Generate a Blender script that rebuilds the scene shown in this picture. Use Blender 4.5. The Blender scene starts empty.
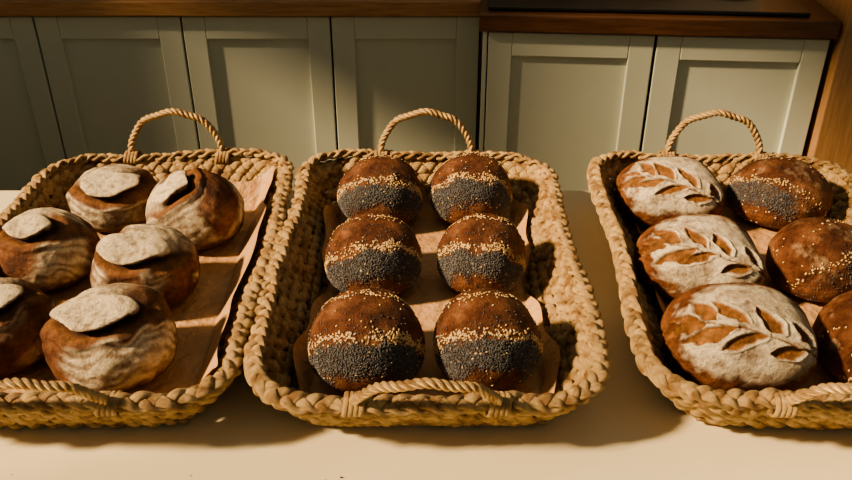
import bpy, math, random
import numpy as np
from mathutils import Vector, Matrix
T=0.75
random.seed(4); rng=np.random.default_rng(7)
scene=bpy.context.scene
def link(o):
    scene.collection.objects.link(o); return o
# ---------------------------------------------------------------- materials
class NT:
    def __init__(s,name):
        s.m=bpy.data.materials.new(name); s.m.use_nodes=True
        s.t=s.m.node_tree; s.b=s.t.nodes['Principled BSDF']
    def n(s,typ,**k):
        x=s.t.nodes.new(typ)
        for a,v in k.items(): setattr(x,a,v)
        return x
    def l(s,a,b): s.t.links.new(a,b)
    def coord(s,kind='Object',scale=(1,1,1)):
        c=s.n('ShaderNodeTexCoord'); m=s.n('ShaderNodeMapping'); m.inputs['Scale'].default_value=scale
        s.l(c.outputs[kind],m.inputs[0]); return m.outputs[0]
    def noise(s,vec,scale,detail=4,rough=.55):
        x=s.n('ShaderNodeTexNoise'); x.inputs['Scale'].default_value=scale; x.inputs['Detail'].default_value=detail
        x.inputs['Roughness'].default_value=rough; s.l(vec,x.inputs['Vector']); return x.outputs['Fac']
    def ramp(s,fac,stops):
        r=s.n('ShaderNodeValToRGB'); e=r.color_ramp.elements
        while len(e)<len(stops): e.new(.5)
        for i,(p,c) in enumerate(stops): e[i].position=p; e[i].color=(*c,1) if len(c)==3 else c
        s.l(fac,r.inputs[0]); return r.outputs[0]
    def mix(s,fac,a,b,bt='MIX'):
        x=s.n('ShaderNodeMix',data_type='RGBA',blend_type=bt)
        for sock,v in ((x.inputs[0],fac),(x.inputs[6],a),(x.inputs[7],b)):
            if isinstance(v,(int,float)): sock.default_value=v
            elif isinstance(v,tuple): sock.default_value=(*v,1)
            else: s.l(v,sock)
        return x.outputs[2]
    def math(s,op,a,b=0):
        x=s.n('ShaderNodeMath',operation=op)
        for sock,v in ((x.inputs[0],a),(x.inputs[1],b)):
            if isinstance(v,(int,float)): sock.default_value=v
            else: s.l(v,sock)
        return x.outputs[0]
    def bump(s,h,strength,dist=.002):
        x=s.n('ShaderNodeBump'); x.inputs['Strength'].default_value=strength; x.inputs['Distance'].default_value=dist
        s.l(h,x.inputs['Height']); s.l(x.outputs[0],s.b.inputs['Normal'])
    def col(s,c):
        if isinstance(c,tuple): s.b.inputs['Base Color'].default_value=(*c,1)
        else: s.l(c,s.b.inputs['Base Color'])
    def rough(s,v): s.b.inputs['Roughness'].default_value=v

def m_simple(name,c1,c2,scale,rough,bs=.2,bd=.002,sc=(1,1,1)):
    t=NT(name); v=t.coord('Object',sc); f=t.noise(v,scale,6)
    t.col(t.ramp(f,[(.3,c1),(.7,c2)])); t.rough(rough); t.bump(f,bs,bd); return t.m
M_table=m_simple('cream_paint',(.78,.68,.45),(.84,.74,.51),6,.5,.08)
M_cab=m_simple('cabinet_paint',(.54,.57,.47),(.58,.61,.51),4,.5,.05)
M_gap=m_simple('cabinet_gap',(.03,.028,.02),(.04,.035,.03),4,.8)
M_wall=m_simple('wall_plaster',(.5,.46,.38),(.55,.5,.42),8,.8)
M_floor=m_simple('floor_tile',(.12,.085,.06),(.18,.13,.09),5,.6)
M_black=m_simple('black_glass',(.008,.008,.008),(.015,.014,.013),5,.25,.02)
def m_wood(name,c1,c2,sc):
    t=NT(name); v=t.coord('Object',sc); f=t.noise(v,9,8,.65)
    t.col(t.ramp(f,[(.3,c1),(.5,tuple((a+b)/2 for a,b in zip(c1,c2))),(.7,c2)])); t.rough(.4); t.bump(f,.15,.002); return t.m
M_wood=m_wood('oak_counter',(.26,.125,.05),(.52,.29,.14),(1,14,14))
M_woodv=m_wood('oak_post',(.28,.15,.075),(.46,.27,.14),(14,14,1))
M_wooddk=m_wood('walnut_counter',(.06,.024,.010),(.15,.066,.03),(1,14,14))
def m_straw(name):
    t=NT(name); f=t.noise(t.coord('UV',(22,7,1)),1.6,5,.7)
    fib=t.noise(t.coord('UV',(6,40,1)),2.0,3,.6)
    big=t.noise(t.coord('Object'),42,3)
    c=t.ramp(f,[(.25,(.30,.145,.05)),(.42,(.76,.49,.22)),(.68,(.95,.74,.42))])
    c=t.mix(.85,c,t.ramp(big,[(.36,(.38,.27,.18)),(.56,(1,1,1))]),'MULTIPLY')
    c=t.mix(.6,c,t.ramp(fib,[(.35,(.5,.42,.32)),(.52,(1,1,1))]),'MULTIPLY')
    t.col(c); t.rough(.62); t.bump(t.math('ADD',f,fib),.9,.003); return t.m
M_straw=m_straw('dried_hyacinth_straw')
t=NT('kraft_paper'); f=t.noise(t.coord('Object'),14,4); f2=t.noise(t.coord('Object'),45,3)
t.col(t.ramp(f,[(.3,(.45,.25,.12)),(.7,(.60,.37,.195))])); t.rough(.55); t.bump(t.math('ADD',f,f2),.6,.012); M_paper=t.m
# bread
def m_bread(name,dark,mid,light,flourc,cutc,bandc=(.06,.057,.056),flo=(.25,.75)):
    t=NT(name); o=t.coord('Object'); n1=t.noise(o,24,6,.65); n2=t.noise(o,190,4,.75); n3=t.noise(o,75,6,.8)
    n4=t.noise(o,11,3,.5); n5=t.noise(o,38,6,.7)
    crust=t.ramp(n1,[(.30,dark),(.48,mid),(.68,light)])
    crust=t.mix(.85,crust,t.ramp(n3,[(.36,(.40,.32,.28)),(.58,(1.0,1.0,1.0))]),'MULTIPLY')
    crust=t.mix(.75,crust,t.ramp(n4,[(.38,(.50,.40,.36)),(.6,(1.0,1.0,1.0))]),'MULTIPLY')
    a=t.n('ShaderNodeAttribute',attribute_name='mask'); sp=t.n('ShaderNodeSeparateColor'); t.l(a.outputs['Color'],sp.inputs[0])
    a2=t.n('ShaderNodeAttribute',attribute_name='mask2'); sp2=t.n('ShaderNodeSeparateColor'); t.l(a2.outputs['Color'],sp2.inputs[0])
    c=t.mix(sp.outputs[1],crust,t.mix(t.ramp(n3,[(.38,(0,0,0)),(.6,(1,1,1))]),tuple(x*.45 for x in cutc),cutc))
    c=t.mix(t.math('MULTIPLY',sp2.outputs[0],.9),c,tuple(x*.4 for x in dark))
    pn=t.math('ADD',t.math('MULTIPLY',n5,1.9),t.math('MULTIPLY',n3,.7)); pn=t.math('ADD',pn,-.65)
    fl=t.math('MULTIPLY',sp.outputs[0],pn)
    fl=t.ramp(fl,[(flo[0],(0,0,0)),(flo[1],(1,1,1))])
    c=t.mix(fl,c,t.mix(t.ramp(n2,[(.35,(0,0,0)),(.6,(1,1,1))]),tuple(x*.72 for x in flourc),flourc))
    c=t.mix(sp.outputs[2],c,bandc)
    t.col(c)
    r=t.n('ShaderNodeMapRange'); r.inputs['To Min'].default_value=.58; r.inputs['To Max'].default_value=.95
    t.l(fl,r.inputs[0]); t.l(r.outputs[0],t.b.inputs['Roughness']); t.b.inputs['Specular IOR Level'].default_value=.27
    t.bump(t.math('ADD',t.math('MULTIPLY',n3,1.0),t.math('MULTIPLY',n2,.45)),.95,.006)
    return t.m
M_roll=m_bread('roll_crust',(.085,.028,.014),(.235,.095,.044),(.38,.18,.09),(.60,.42,.25),(.4,.2,.08))
M_swirl=m_bread('swirl_crust',(.065,.022,.012),(.21,.082,.036),(.36,.175,.085),(.84,.70,.49),(.32,.14,.055),flo=(.04,.62))
M_leaf=m_bread('leaf_loaf_crust',(.10,.033,.013),(.26,.10,.042),(.40,.185,.08),(.86,.74,.54),(.42,.19,.07),flo=(.08,.62))
M_sesame=m_simple('sesame_seed',(.54,.35,.16),(.76,.55,.30),300,.5)
M_poppy=m_simple('poppy_seed',(.05,.05,.055),(.18,.175,.17),300,.6)
# ---------------------------------------------------------------- mesh helpers
def mesh_obj(name,V,F,mats,uvs=None,mi=None,smooth=True,loc=(0,0,0),rotz=0,masks=None):
    me=bpy.data.meshes.new(name); me.from_pydata([tuple(v) for v in np.asarray(V).tolist()],[],F)
    for m in mats: me.materials.append(m)
    if mi is not None: me.polygons.foreach_set('material_index',np.asarray(mi,dtype=np.int32))
    if smooth: me.polygons.foreach_set('use_smooth',np.ones(len(me.polygons),dtype=bool))
    if uvs is not None:
        u=me.uv_layers.new(name='UVMap'); li=np.zeros(len(me.loops),dtype=np.int32); me.loops.foreach_get('vertex_index',li)
        u.data.foreach_set('uv',np.asarray(uvs)[li].ravel())
    if masks:
        for k,a in masks.items():
            at=me.attributes.new(k,'FLOAT_COLOR','POINT'); at.data.foreach_set('color',np.asarray(a,dtype=np.float32).ravel())
    me.update(); o=bpy.data.objects.new(name,me); o.location=loc; o.rotation_euler=(0,0,rotz); return link(o)
class MB:
    def __init__(s): s.V=[];s.F=[];s.U=[];s.n=0
    def tube(s,P,A,B,ra,rb,closed,k=8,ulen=None):
        N=len(P); th=np.arange(k)*2*math.pi/k
        ra=np.broadcast_to(ra,(N,))[:,None,None]; rb=np.broadcast_to(rb,(N,))[:,None,None]
        R=P[:,None,:]+ra*np.cos(th)[None,:,None]*A[:,None,:]+rb*np.sin(th)[None,:,None]*B[:,None,:]
        s.V.append(R.reshape(-1,3))
        d=np.concatenate([[0],np.cumsum(np.linalg.norm(np.diff(P,axis=0),axis=1))])
        off=random.random()*50
        U=np.stack([np.repeat(d*1.5+off,k),np.tile(1-np.abs(2*np.arange(k)/k-1),N)*2],1); s.U.append(U)
        b=s.n
        for i in range(N if closed else N-1):
            j=(i+1)%N
            for a in range(k):
                c=(a+1)%k; s.F.append((b+i*k+a,b+j*k+a,b+j*k+c,b+i*k+c))
        if not closed:
            s.F.append(tuple(b+a for a in range(k))); s.F.append(tuple(b+(N-1)*k+a for a in range(k-1,-1,-1)))
        s.n+=N*k
    def grid(s,G):
        a,b_,_=G.shape; s.V.append(G.reshape(-1,3)); s.U.append(G.reshape(-1,3)[:,:2]*3)
        b=s.n
        for i in range(a-1):
            for j in range(b_-1): s.F.append((b+i*b_+j,b+(i+1)*b_+j,b+(i+1)*b_+j+1,b+i*b_+j+1))
        s.n+=a*b_
def rrect(N,hx,hy,r):
    segs=[2*(hy-r),math.pi*r/2,2*(hx-r),math.pi*r/2]*2; L=sum(segs)
    P=np.zeros((N,3));Nn=np.zeros((N,3))
    corners=[(hx-r,hy-r),(-(hx-r),hy-r),(-(hx-r),-(hy-r)),(hx-r,-(hy-r))]
    for i in range(N):
        s=L*i/N; k=0
        while s>segs[k]: s-=segs[k];k+=1
        q=k//2
        if k%2==0:
            a=q*math.pi/2; n=(math.cos(a),math.sin(a)); tdir=(-n[1],n[0])
            c=corners[q-1] if q>0 else corners[3]
            P[i,:2]=(c[0]+n[0]*r+tdir[0]*s, c[1]+n[1]*r+tdir[1]*s)
        else:
            a=q*math.pi/2+s/r; n=(math.cos(a),math.sin(a)); c=corners[q]
            P[i,:2]=(c[0]+n[0]*r,c[1]+n[1]*r)
        Nn[i,:2]=n
    return P,Nn,L
def braid(mb,P,LA,TH,L,period,a,b,r1,r2,ph=0,jit=.0012):
    N=len(P); n=round(L/period); th=np.arange(N)/N*2*math.pi
    for k in range(3):
        j=random.random()*6
        fi=n*th+2*math.pi*k/3+ph+.35*np.sin(5*th+ph)
        C=P+(a*np.sin(fi)+jit*np.sin(17*th+j))[:,None]*LA+(b*np.sin(2*fi)+jit*np.sin(23*th+2*j))[:,None]*TH
        w=1+.2*np.cos(2*fi+.4)+.10*np.sin(13*th+j)
        tan=np.roll(C,-1,0)-np.roll(C,1,0); tan/=np.linalg.norm(tan,axis=1)[:,None]
        A=np.cross(TH,tan); A/=np.linalg.norm(A,axis=1)[:,None]
        B=np.cross(tan,A)
        mb.tube(C,A,B,r1*w,r2*w,True,8)
def basket(loc,rotz,hx=.215,hy=.335,H=.085,fl=.045):
    mb=MB(); Z=np.array([0,0,1.0])
    rows=4
    for k in range(rows):
        f=(k+.5)/rows; z=.008+f*(H-.020); e=fl*(1-f)**1.25+.008
        N=int(700); P,Nn,L=rrect(N,hx-e,hy-e,.075-.02*(1-f))
        P[:,2]=z
        U=Z*math.cos(.5)+Nn*math.sin(.5); W=Nn*math.cos(.5)-Z*math.sin(.5)
        braid(mb,P,U,W,L,.070,.0062,.0048,.0072,.0036,ph=k*1.3)
    N=1000; P,Nn,L=rrect(N,hx,hy,.08); s=np.arange(N)/N*2*math.pi
    P[:,2]=H+.003*np.sin(3*s+loc[0]*9)+.002*np.sin(7*s)
    P[:,:2]+=Nn[:,:2]*(.004*np.sin(5*s+loc[0]*20))[:,None]
    LA=Nn*math.cos(.35)-Z*math.sin(.35); TH=Z*math.cos(.35)+Nn*math.sin(.35)
    braid(mb,P,LA,TH,L,.060,.0070,.0042,.0068,.0038,jit=.0013)
    N=640; P,Nn,L=rrect(N,hx-.003,hy-.003,.08); P[:,2]=H-.011
    braid(mb,P,np.tile(Z,(N,1)),Nn,L,.060,.0045,.004,.0055,.0038,ph=.7)
    bx,by=hx-fl-.002,hy-fl-.002
    ny=26
    for i in range(ny):
        y=-by+2*by*(i+.5)/ny; M=60; x=np.linspace(-bx,bx,M)
        ins=max(0,abs(y)-(by-.05)); cut=.05-math.sqrt(max(0,.05**2-ins**2)); x=x*(bx-cut)/bx
        C=np.stack([x,np.full(M,y),.008+.003*np.sin(x*110+i*math.pi)],1)
        mb.tube(C,np.tile([0,1.,0],(M,1)),np.tile(Z,(M,1)),.0112,.004,False,8)
    for (ys,hh,lean) in ((1,.080,.012),(-1,.050,-.030)):
        M=110; tt=np.linspace(0,math.pi,M); w=.083
        x=w*np.cos(tt); hgt=np.sin(tt)**.75
        C=np.stack([x,np.full(M,ys*(hy-.002))+lean*hgt,H-.012+(hh+.012)*hgt+.0015*np.sin(tt*9)],1)
        tan=np.gradient(C,axis=0); tan/=np.linalg.norm(tan,axis=1)[:,None]
        A=np.tile([0,1.,0],(M,1)); A=A-(A*tan).sum(1)[:,None]*tan; A/=np.linalg.norm(A,axis=1)[:,None]; B=np.cross(tan,A)
        M2=330; ti=np.linspace(0,M-1,M2)
        I=lambda X: np.stack([np.interp(ti,np.arange(M),X[:,c]) for c in range(3)],1)
        C2,A2,B2=I(C),I(A),I(B)
        for k in range(3):
            fi=np.linspace(0,2*math.pi*9,M2)+k*2*math.pi/3
            Q=C2+.0028*(np.cos(fi)[:,None]*A2+np.sin(fi)[:,None]*B2)
            mb.tube(Q,A2,B2,.0038,.0038,False,7)
        for sx in (-1,1):
            for q in range(4):
                M3=24; t3=np.arange(M3)/M3*2*math.pi; xx=sx*w+(q-1.5)*.006
                C3=np.stack([np.full(M3,xx)+.002*np.sin(t3),ys*(hy)+.0150*np.cos(t3),H-.003+.0115*np.sin(t3)],1)
                n3=np.stack([np.zeros(M3),np.cos(t3),np.sin(t3)],1)
                mb.tube(C3,np.tile([1.,0,0],(M3,1)),n3,.0036,.002,True,6)
    return mesh_obj('wicker_basket',np.concatenate(mb.V),mb.F,[M_straw],uvs=np.concatenate(mb.U),loc=(loc[0],loc[1],T+.0005),rotz=rotz)
def paper(loc,rotz,hx,hy,ox=0,seed=0,fx=.148,fy=.265):
    nx,ny=120,160; x=np.linspace(-1,1,nx); y=np.linspace(-1,1,ny); X,Y=np.meshgrid(x,y,indexing='ij')
    r=np.random.default_rng(seed); p=r.uniform(0,6,8)
    X2=ox+X*(hx+.008*np.sin(Y*5+p[0])+.004*np.sin(Y*13+p[1])); Y2=Y*(hy+.007*np.sin(X*4+p[2])+.004*np.sin(X*11+p[3]))
    X,Y=X2,Y2; Zc=np.zeros_like(X)
    for i in range(10):
        a,b,q=r.uniform(-34,34),r.uniform(-34,34),r.uniform(0,6); Zc+=np.abs(np.sin(a*X+b*Y+q+.8*np.sin(9*X+q)))*.0011
    ex=np.maximum(0,np.abs(X)-fx); ey=np.maximum(0,np.abs(Y)-fy); e=np.sqrt(ex**2+ey**2)
    Zz=.0155+Zc*(.35+14*e) +1.35*e
    mb=MB(); mb.grid(np.stack([X,Y,Zz],2))
    return mesh_obj('parchment_paper',np.concatenate(mb.V),mb.F,[M_paper],uvs=np.concatenate(mb.U),loc=(loc[0],loc[1],T+.0005),rotz=rotz)
# ---------------------------------------------------------------- loaves
def sst(a,b,x):
    t=np.clip((x-a)/(b-a),0,1); return t*t*(3-2*t)
def lowf(d,ph,n=10,fr=3.0,seed=0):
    r=np.random.default_rng(seed); o=np.zeros(len(d))
    for i in range(n):
        v=r.normal(size=3)*fr; o+=np.sin(d@v+r.uniform(0,6.28))
    return o/math.sqrt(n)
def make_leaves(seed):
    r=np.random.default_rng(seed)
    L=[]; st=np.array([.88,-.42]); en=np.array([-.52,.10]); dv=(en-st)/np.linalg.norm(en-st); ang=math.atan2(dv[1],dv[0])
    for i,t in enumerate((.10,.38,.66,.90)):
        for sg in (1,-1):
            aa=ang+sg*(-.66)+r.uniform(-.13,.13)
            base=st+(en-st)*(t+(.09 if sg<0 else 0)+r.uniform(-.02,.02))
            hl=(.24,.31,.31,.26)[i]*r.uniform(.9,1.1); c=base+np.array([math.cos(aa),math.sin(aa)])*(hl+.04)
            L.append((c,aa,hl,(.11 if i else .085)*r.uniform(.8,1.2)))
    L.append((en+dv*.26,ang,.19,.085))
    return L,st,en
def loaf(name,loc,dims,rotz,kind,seed,tilt=28,p1=0,seedy=1.0,diag=0,lobe_c=(-.15,.12),gate=0,lobe_r=(.46,.30)):
    rx,ry,rz=dims; nu,nv=(260,150)
    th=np.linspace(0,math.pi,nv+2)[1:-1]; ph=np.arange(nu)*2*math.pi/nu
    TH,PH=np.meshgrid(th,ph,indexing='ij')
    D=np.stack([np.sin(TH)*np.cos(PH),np.sin(TH)*np.sin(PH),np.cos(TH)],2).reshape(-1,3)
    D=np.concatenate([D,[[0,0,1]],[[0,0,-1]]])
    n=len(D); b0=n-2
    F=[]
    for i in range(nv-1):
        for j in range(nu):
            k=(j+1)%nu; F.append((i*nu+j,(i+1)*nu+j,(i+1)*nu+k,i*nu+k))
    for j in range(nu):
        k=(j+1)%nu; F.append((b0,j,k)); F.append((b0+1,(nv-1)*nu+k,(nv-1)*nu+j))
    tau=math.radians(tilt); nrm=np.array([0,-math.sin(tau),math.cos(tau)]); ydir=np.array([0,math.cos(tau),math.sin(tau)])
    def surf(D):
        m=np.zeros((len(D),4)); m2=np.zeros((len(D),4)); m[:,3]=1; m2[:,3]=1
        s=1+.024*lowf(D,0,10,2.4,seed)+.006*lowf(D,0,12,8,seed+1)
        px=D[:,0]; py=D@ydir; pn=D@nrm; front=sst(-.05,.3,pn)
        nz=lowf(D,0,14,7,seed+5); nf=lowf(D,0,18,20,seed+6)
        boxp=1.0; psh=np.zeros((len(D),2))
        if kind=='swirl':
            s=s+.009*nz+.004*nf-.02
            c,sn=math.cos(p1),math.sin(p1); x0=px-lobe_c[0]+.035*nz; y0=py-lobe_c[1]+.035*lowf(D,0,10,5,seed+8)
            qx=c*x0+sn*y0; qy=-sn*x0+c*y0
            qy=qy-.45*qx*qx
            rr=np.hypot(qx/lobe_r[0],qy/lobe_r[1]); sd=(rr-1)*lobe_r[1]
            an=np.arctan2(qy,qx); g=.5+.5*np.cos(an-gate); g=sst(.0,.5,g)
            ear=g*np.where(sd<0,np.exp(-(sd/.19)**2),np.exp(-(sd/.024)**2))
            gro=g*np.exp(-((sd-.09)/.065)**2)
            rim2=g*np.where(sd<.30,np.exp(-((sd-.30)/.11)**2),np.exp(-((sd-.30)/.06)**2))
            s=s+front*(.155*ear-.09*gro+.055*rim2)
            gx=np.cos(gate); gy=np.sin(gate); wx=c*gx-sn*gy; wy=sn*gx+c*gy
            psh[:,0]=front*ear*.048*wx; psh[:,1]=front*ear*.048*wy
            ins=1-sst(-.03,.04,sd+.012*nf)
            lines=.84+.16*np.sin(qx*30+qy*18+2*nz)
            blend=1-sst(-.05,.60,sd)
            outer=sst(.22,.34,sd+.04*nz)*(.70+.30*np.sin(sd*42+nz))
            m[:,0]=np.clip(front*(ins*lines*1.1 + (1-ins)*(1-g)*blend*1.0) + sst(-.35,.25,pn)*1.0*outer*sst(-.9,.3,lowf(D,0,8,2.6,seed+9)),0,1.1)*sst(-.55,-.05,D[:,2])
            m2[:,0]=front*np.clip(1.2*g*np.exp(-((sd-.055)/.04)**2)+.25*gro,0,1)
            m[:,1]=front*g*.85*np.exp(-((sd-.18)/.08)**2)
        elif kind=='leaf':
            s=s+.006*nz
            az=np.arctan2(D[:,1],D[:,0]); pw=2.9
            boxp=1/(np.abs(np.cos(az))**pw+np.abs(np.sin(az))**pw)**(1/pw)
            rr=np.hypot(px,py)
            fl=(1-sst(.74,.98,rr+.06*nz+.03*nf))*(pn>-.05)
            c,sn=math.cos(p1),math.sin(p1); qx=c*px-sn*py+.015*nz; qy=sn*px+c*py+.015*nf
            cut=np.zeros(len(D)); edge=np.zeros(len(D))
            Ls,st,en=make_leaves(seed)
            for (cc,aa,hl,hw) in Ls:
                ux=(qx-cc[0])*math.cos(aa)+(qy-cc[1])*math.sin(aa); uy=-(qx-cc[0])*math.sin(aa)+(qy-cc[1])*math.cos(aa)
                wv=hw*(1-np.clip(ux/hl,-1,1)**2)*(1+.15*nf); v=np.where(np.abs(ux)<hl,wv-np.abs(uy),-.1-0*ux)
                cut=np.maximum(cut,sst(-.004,.02,v)); edge=np.maximum(edge,np.exp(-((v+.016)/.02)**2)*(np.abs(ux)<hl))
            dv=(en-st)/np.linalg.norm(en-st); ux=(qx-st[0])*dv[0]+(qy-st[1])*dv[1]; uy=-(qx-st[0])*dv[1]+(qy-st[1])*dv[0]-.05*np.sin(ux*2)
            stem=np.exp(-(uy/.013)**2)*(ux>0)*(ux<1.5)
            cut=np.maximum(cut,.8*stem); cut=cut*(pn>0)*sst(.0,.2,pn); edge=edge*(pn>0)
            s=s-.055*cut+.032*edge
            m[:,0]=fl*(1-cut)*(.84+.16*nz.clip(-1.5,1)); m[:,1]=cut*(.85+.15*nf.clip(-1,1))
            m2[:,0]=.5*cut*sst(-.2,1,nz)
        elif kind=='roll':
            t0=math.radians(30+p1); mm=np.array([diag,-math.cos(t0),-math.sin(t0)]); mm/=np.linalg.norm(mm); w=D@mm+.035*nz+.015*nf
            upv=np.array([0,-math.sin(t0),math.cos(t0)]); up=(D@upv)>-.15
            side=sst(-.25,.15,D[:,0]*(1 if diag>0 else -1)) if seedy<1 else 1
            m[:,2]=sst(.27,.38,w)*(1-sst(.64,.84,w))*up*(.78 if seedy==1 else .6*side)
            s=s+.010*sst(.28,.34,w)*(1-sst(.7,.8,w))+.006*nz
            m2[:,0]=.3*sst(.2,1.0,nz)
            if seedy<1: m[:,0]=.5*sst(-.4,.9,nz)*(D[:,2]>.1)
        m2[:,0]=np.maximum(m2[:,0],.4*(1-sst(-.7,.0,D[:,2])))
        z=D[:,2]; zz=np.where(z<0,-.68*(1-(1-np.abs(z))**1.8),z)
        P=np.stack([D[:,0]*rx*s*boxp+psh[:,0]*rx*2,D[:,1]*ry*s*boxp+psh[:,1]*ry*1.6,np.where(z<0,zz,zz*s)*rz+psh[:,1]*rz*.6],1)
        return P,m,m2
    V,m,m2=surf(D); mats=[{'swirl':M_swirl,'leaf':M_leaf,'roll':M_roll}[kind],M_sesame,M_poppy]
    zmin=V[:,2].min()
    Vs=[V]; mi=[0]*len(F); base=n; extra=0
    if kind=='roll':
        rg=np.random.default_rng(seed+99)
        S=rg.normal(size=(26000,3)); S/=np.linalg.norm(S,axis=1)[:,None]
        t0=math.radians(30+p1); mm=np.array([diag,-math.cos(t0),-math.sin(t0)]); mm/=np.linalg.norm(mm); upv=np.array([0,-math.sin(t0),math.cos(t0)])
        nz=lowf(S,0,14,7,seed+5)
        w=S@mm+.04*nz; ok=(S@upv)>-.05; u=rg.random(len(S))
        g=lambda c,sd: np.exp(-((w-c)/sd)**2)
        psim=(.62*g(.20,.08)+.20*g(-.62,.07))*(.8+.35*nz).clip(.1,1.3)+.006*g(.5,.4)+.003
        ppop=.80*sst(.25,.36,w)*(1-sst(.64,.86,w))+.03*g(.15,.3)+.008
        if seedy<1:
            side=sst(-.25,.15,S[:,0]*(1 if diag>0 else -1))
            ppop=ppop*(.06+.94*side)*seedy; psim=psim*(.25+.55*side)*.8
        selS=ok&(u<psim*.75); selP=ok&(~selS)&(rg.random(len(S))<ppop)
        octF=[(0,2,4),(2,1,4),(1,3,4),(3,0,4),(2,0,5),(1,2,5),(3,1,5),(0,3,5)]
        for sel,size,mid in ((selS,(.0025,.0015,.0009),1),(selP,(.0013,.0012,.0011),2)):
            Ds=S[sel]
            if mid==1: Ds=Ds[:1500]
            P,_,_=surf(Ds); N=Ds/np.array([rx,ry,rz]); N/=np.linalg.norm(N,axis=1)[:,None]
            rv=rg.normal(size=N.shape); A=np.cross(N,rv); A/=np.linalg.norm(A,axis=1)[:,None]; B=np.cross(N,A)
            N2=N+.25*rg.normal(size=N.shape); N2/=np.linalg.norm(N2,axis=1)[:,None]
            sc=(rg.uniform(.75,1.2,size=len(N)))[:,None]
            C=P+N*size[2]*.5
            a,b,c=A*size[0]*sc,B*size[1]*sc,N2*size[2]*sc
            O=np.stack([C+a,C-a,C+b,C-b,C+c,C-c],1).reshape(-1,3)
            Vs.append(O)
            for i in range(len(Ds)):
                q=base+6*i
                for f in octF: F.append((q+f[0],q+f[1],q+f[2]))
            mi+= [mid]*(8*len(Ds)); base+=6*len(Ds); extra+=6*len(Ds)
    z4=np.zeros((extra,4))
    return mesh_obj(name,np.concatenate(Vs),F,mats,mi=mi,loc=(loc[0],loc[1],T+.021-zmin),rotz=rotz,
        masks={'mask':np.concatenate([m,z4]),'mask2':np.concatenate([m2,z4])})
# baskets
BL=(-.450,1.080); BM=(0,1.080); BR=(.506,1.075)
basket(BL,math.radians(.6)); basket(BM,0); basket(BR,math.radians(-2.6),hx=.222)
paper(BL,math.radians(.6),.176,.287,seed=3,ox=.008); paper(BM,0,.162,.275,seed=5); paper(BR,math.radians(-2.6),.165,.275,seed=8)
R=[(-.076,.880,.075,.070),(.078,.882,.071,.069),(-.079,1.092,.073,.065),(.082,1.095,.067,.066),(-.078,1.302,.074,.065),(.077,1.306,.071,.066)]
for i,(x,y,r,rz) in enumerate(R):
    loaf('seeded_bread_roll',(x,y),(r,r*.97,rz),math.radians([-3,4,3,-4,-2,3][i]),'roll',i*11+3,p1=[4,2,0,4,-2,-4][i],diag=[.05,-.05,.04,-.06,.03,-.03][i])
# swirl sourdoughs: x,y,rx,ry,rz, lobe angle, lobe centre, ear direction, lobe radii
S=[(-.531,1.285,.077,.070,.060, .15,(.10,-.06),-1.3,(.58,.32)),
   (-.378,1.232,.081,.078,.068, .9,(-.36,.10),-.8,(.38,.26)),
   (-.578,1.112,.076,.078,.065,-.5,(-.20,.18),-.9,(.50,.30)),
   (-.414,1.058,.079,.079,.065,-.2,(.02,.06),-1.9,(.55,.33)),
   (-.564,.915,.074,.074,.065, .3,(-.05,.15),-1.4,(.60,.32)),
   (-.408,.885,.085,.081,.069,-.15,(-.12,.18),-1.1,(.60,.34))]
for i,(x,y,a,b,c,p,lc,gt,lr) in enumerate(S):
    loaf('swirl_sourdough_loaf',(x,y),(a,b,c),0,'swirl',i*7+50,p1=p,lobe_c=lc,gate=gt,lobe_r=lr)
Lf=[(.420,1.305,.089,.075,.062,.1),(.408,1.085,.091,.079,.064,.0),(.402,.884,.093,.078,.071,-.04)]
for i,(x,y,a,b,c,p) in enumerate(Lf):
    loaf('leaf_scored_loaf',(x,y),(a,b,c),math.radians(-3),'leaf',i*5+80,p1=p,tilt=34)
Q=[(.607,1.300,.084,.074,.064,-8,6,.45),(.594,1.085,.078,.074,.064,14,8,.25),(.582,.885,.074,.074,.066,18,6,.35)]
for i,(x,y,a,b,c,rz_,p,dg) in enumerate(Q):
    loaf('seeded_bread_roll',(x,y),(a,b,c),math.radians(rz_),'roll',i*5+120,p1=p,seedy=.85,diag=-dg if i==0 else dg)
# ---------------------------------------------------------------- room
def box(name,x0,x1,y0,y1,z0,z1,mat,bev=.003,parent=None):
    V=[(x,y,z) for x in (x0,x1) for y in (y0,y1) for z in (z0,z1)]
    F=[(0,1,3,2),(4,6,7,5),(0,4,5,1),(2,3,7,6),(0,2,6,4),(1,5,7,3)]
    o=mesh_obj(name,V,F,[mat],smooth=False)
    if bev:
        md=o.modifiers.new('b','BEVEL'); md.width=bev; md.segments=2
    if parent: o.parent=parent
    return o
def empty(name,loc=(0,0,0),rotz=0):
    e=bpy.data.objects.new(name,None); e.location=loc; e.rotation_euler=(0,0,rotz); return link(e)
def door(x0,x1,z0,z1,par,i,y=0):
    w=.062; t=.02
    box(f'door_panel_{i}',x0+w-.004,x1-w+.004,y+.012,y+.022,z0+w-.004,z1-w+.004,M_cab,0,par)
    box(f'stile_left_{i}',x0,x0+w,y,y+t,z0,z1,M_cab,.0025,par)
    box(f'stile_right_{i}',x1-w,x1,y,y+t,z0,z1,M_cab,.0025,par)
    box(f'rail_top_{i}',x0+w,x1-w,y,y+t,z1-w,z1,M_cab,.0025,par)
    box(f'rail_bottom_{i}',x0+w,x1-w,y,y+t,z0,z0+w,M_cab,.0025,par)
box('floor',-2.3,3,-2.0,3.2,-.05,0,M_floor,0)
box('wall_back',-2.3,3,2.98,3.08,0,3.3,M_wall,0)
wl=empty('sun_blocker_left')  # unseen sun blocker, added with openings to pattern light on counter and cabinets
def blocker_seg(n,y0,y1,z0,z1): box(n,-2.3,-2.2,y0,y1,z0,z1,M_wall,0,wl)
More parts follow.
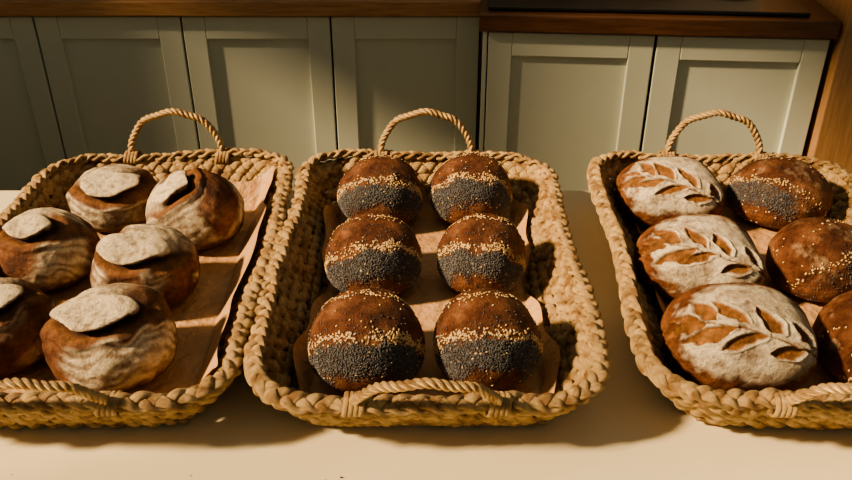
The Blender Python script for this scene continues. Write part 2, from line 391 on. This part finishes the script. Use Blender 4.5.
blocker_seg('blocker_front',-2.0,-.9,0,3.3); blocker_seg('blocker_mid',1.46,1.62,0,3.3); blocker_seg('blocker_back',1.88,2.98,0,3.3)
blocker_seg('blocker_low_large',-.9,1.46,0,.9); blocker_seg('blocker_top_large',-.9,1.46,2.95,3.3)
blocker_seg('blocker_low_small',1.62,1.88,0,.9); blocker_seg('blocker_top_small',1.62,1.88,2.00,3.3)
wn=empty('blocker_bars_1')  # unseen bars added in the blocker's large opening to break up the sun
box('blocker_bar_upright',-2.27,-2.23,.17,.20,.9,2.95,M_woodv,.003,wn)
box('blocker_bar_bottom',-2.28,-2.2,-.9,1.46,.9,.94,M_woodv,.003,wn)
tb=empty('display_counter')
box('counter_top',-1.6,1.6,.35,1.445,T-.04,T,M_table,.004,tb)
box('counter_body',-1.55,1.55,.42,1.40,.08,T-.04,M_table,.004,tb)
box('counter_plinth',-1.5,1.5,.47,1.36,0,.08,M_gap,0,tb)
cb=empty('kitchen_cabinet',(0,2.29,0))
box('carcass',-1.95,.15,.024,.60,.1,.845,M_gap,0,cb)
box('plinth',-1.95,.15,.06,.58,0,.1,M_gap,0,cb)
xs=[-1.87,-1.468,-1.066,-.666,-.260,.148]
for i in range(5): door(xs[i]+.0025,xs[i+1]-.0025,.12,.842,cb,i)
box('wooden_countertop',-1.95,.155,2.27,2.95,.848,.889,M_wood,.004)
cr=empty('kitchen_cabinet',(.158,2.152,0),math.radians(-4.4))
box('carcass',0,.86,.024,.62,.1,.845,M_gap,0,cr)
box('plinth',0,.86,.06,.60,0,.1,M_gap,0,cr)
door(.003,.425,.12,.842,cr,0); door(.432,.857,.12,.842,cr,1)
box('side_panel',-.012,0,0.0,.62,0,.845,M_cab,.002,cr)
wr=empty('wooden_countertop',(.158,2.152,0),math.radians(-4.4))
box('slab',-.022,.868,-.02,.62,.848,.893,M_wooddk,.004,wr)
ck=empty('cooktop',(.158,2.152,0),math.radians(-4.4))
box('glass_plate',.0,.80,.012,.56,.8935,.905,M_black,.004,ck)
for i,(a,b) in enumerate(((.2,.42),(.45,.42),(.65,.42))):
    bpy.ops.mesh.primitive_torus_add(major_radius=.07,minor_radius=.006,location=(a,b-.2,.910)); o=bpy.context.object; o.name=f'burner_ring_{i}'; o.data.materials.append(M_black); o.parent=ck
pe=empty('wooden_end_panel',(.158,2.152,0),math.radians(-4.4))
box('board',.872,1.30,-.03,.66,0,1.5,M_woodv,.004,pe)
V=[];F=[];k=0
for i in range(46):
    x,y=(rng.uniform(-.6,.6),rng.uniform(.60,.72)) if i>12 else (rng.normal(-.10,.02),rng.normal(.695,.012))
    r=rng.uniform(.0005,.0011)*(1.4 if i<4 else 1)
    for d in ((1,0,0),(-1,0,0),(0,1,0),(0,-1,0),(0,0,1),(0,0,-1)): V.append((x+d[0]*r*1.4,y+d[1]*r,T+r*.9+d[2]*r))
    for f in [(0,2,4),(2,1,4),(1,3,4),(3,0,4),(2,0,5),(1,2,5),(3,1,5),(0,3,5)]: F.append(tuple(k+a for a in f))
    k+=6
mesh_obj('bread_crumbs',V,F,[M_roll])
# ---------------------------------------------------------------- light
sd=bpy.data.lights.new('sun','SUN'); sd.energy=9.0; sd.angle=math.radians(5); sd.color=(1,.73,.43)
so=link(bpy.data.objects.new('sun',sd)); so.rotation_euler=Vector((.80,.20,-.55)).to_track_quat('-Z','Y').to_euler(); so.location=(-2,-1,3)
w=bpy.data.worlds.new('World'); scene.world=w; w.use_nodes=True
w.node_tree.nodes['Background'].inputs[0].default_value=(.60,.60,.50,1); w.node_tree.nodes['Background'].inputs[1].default_value=.30
try: scene.view_settings.look='AgX - Medium High Contrast'
except Exception as e: print(e)
cam=bpy.data.cameras.new('cam'); co=link(bpy.data.objects.new('camera',cam)); co.location=(0,0,T+.74); co.rotation_euler=(math.radians(59.5),0,0)
cam.lens=850/852*36; cam.sensor_width=36; cam.clip_start=.01; scene.camera=co
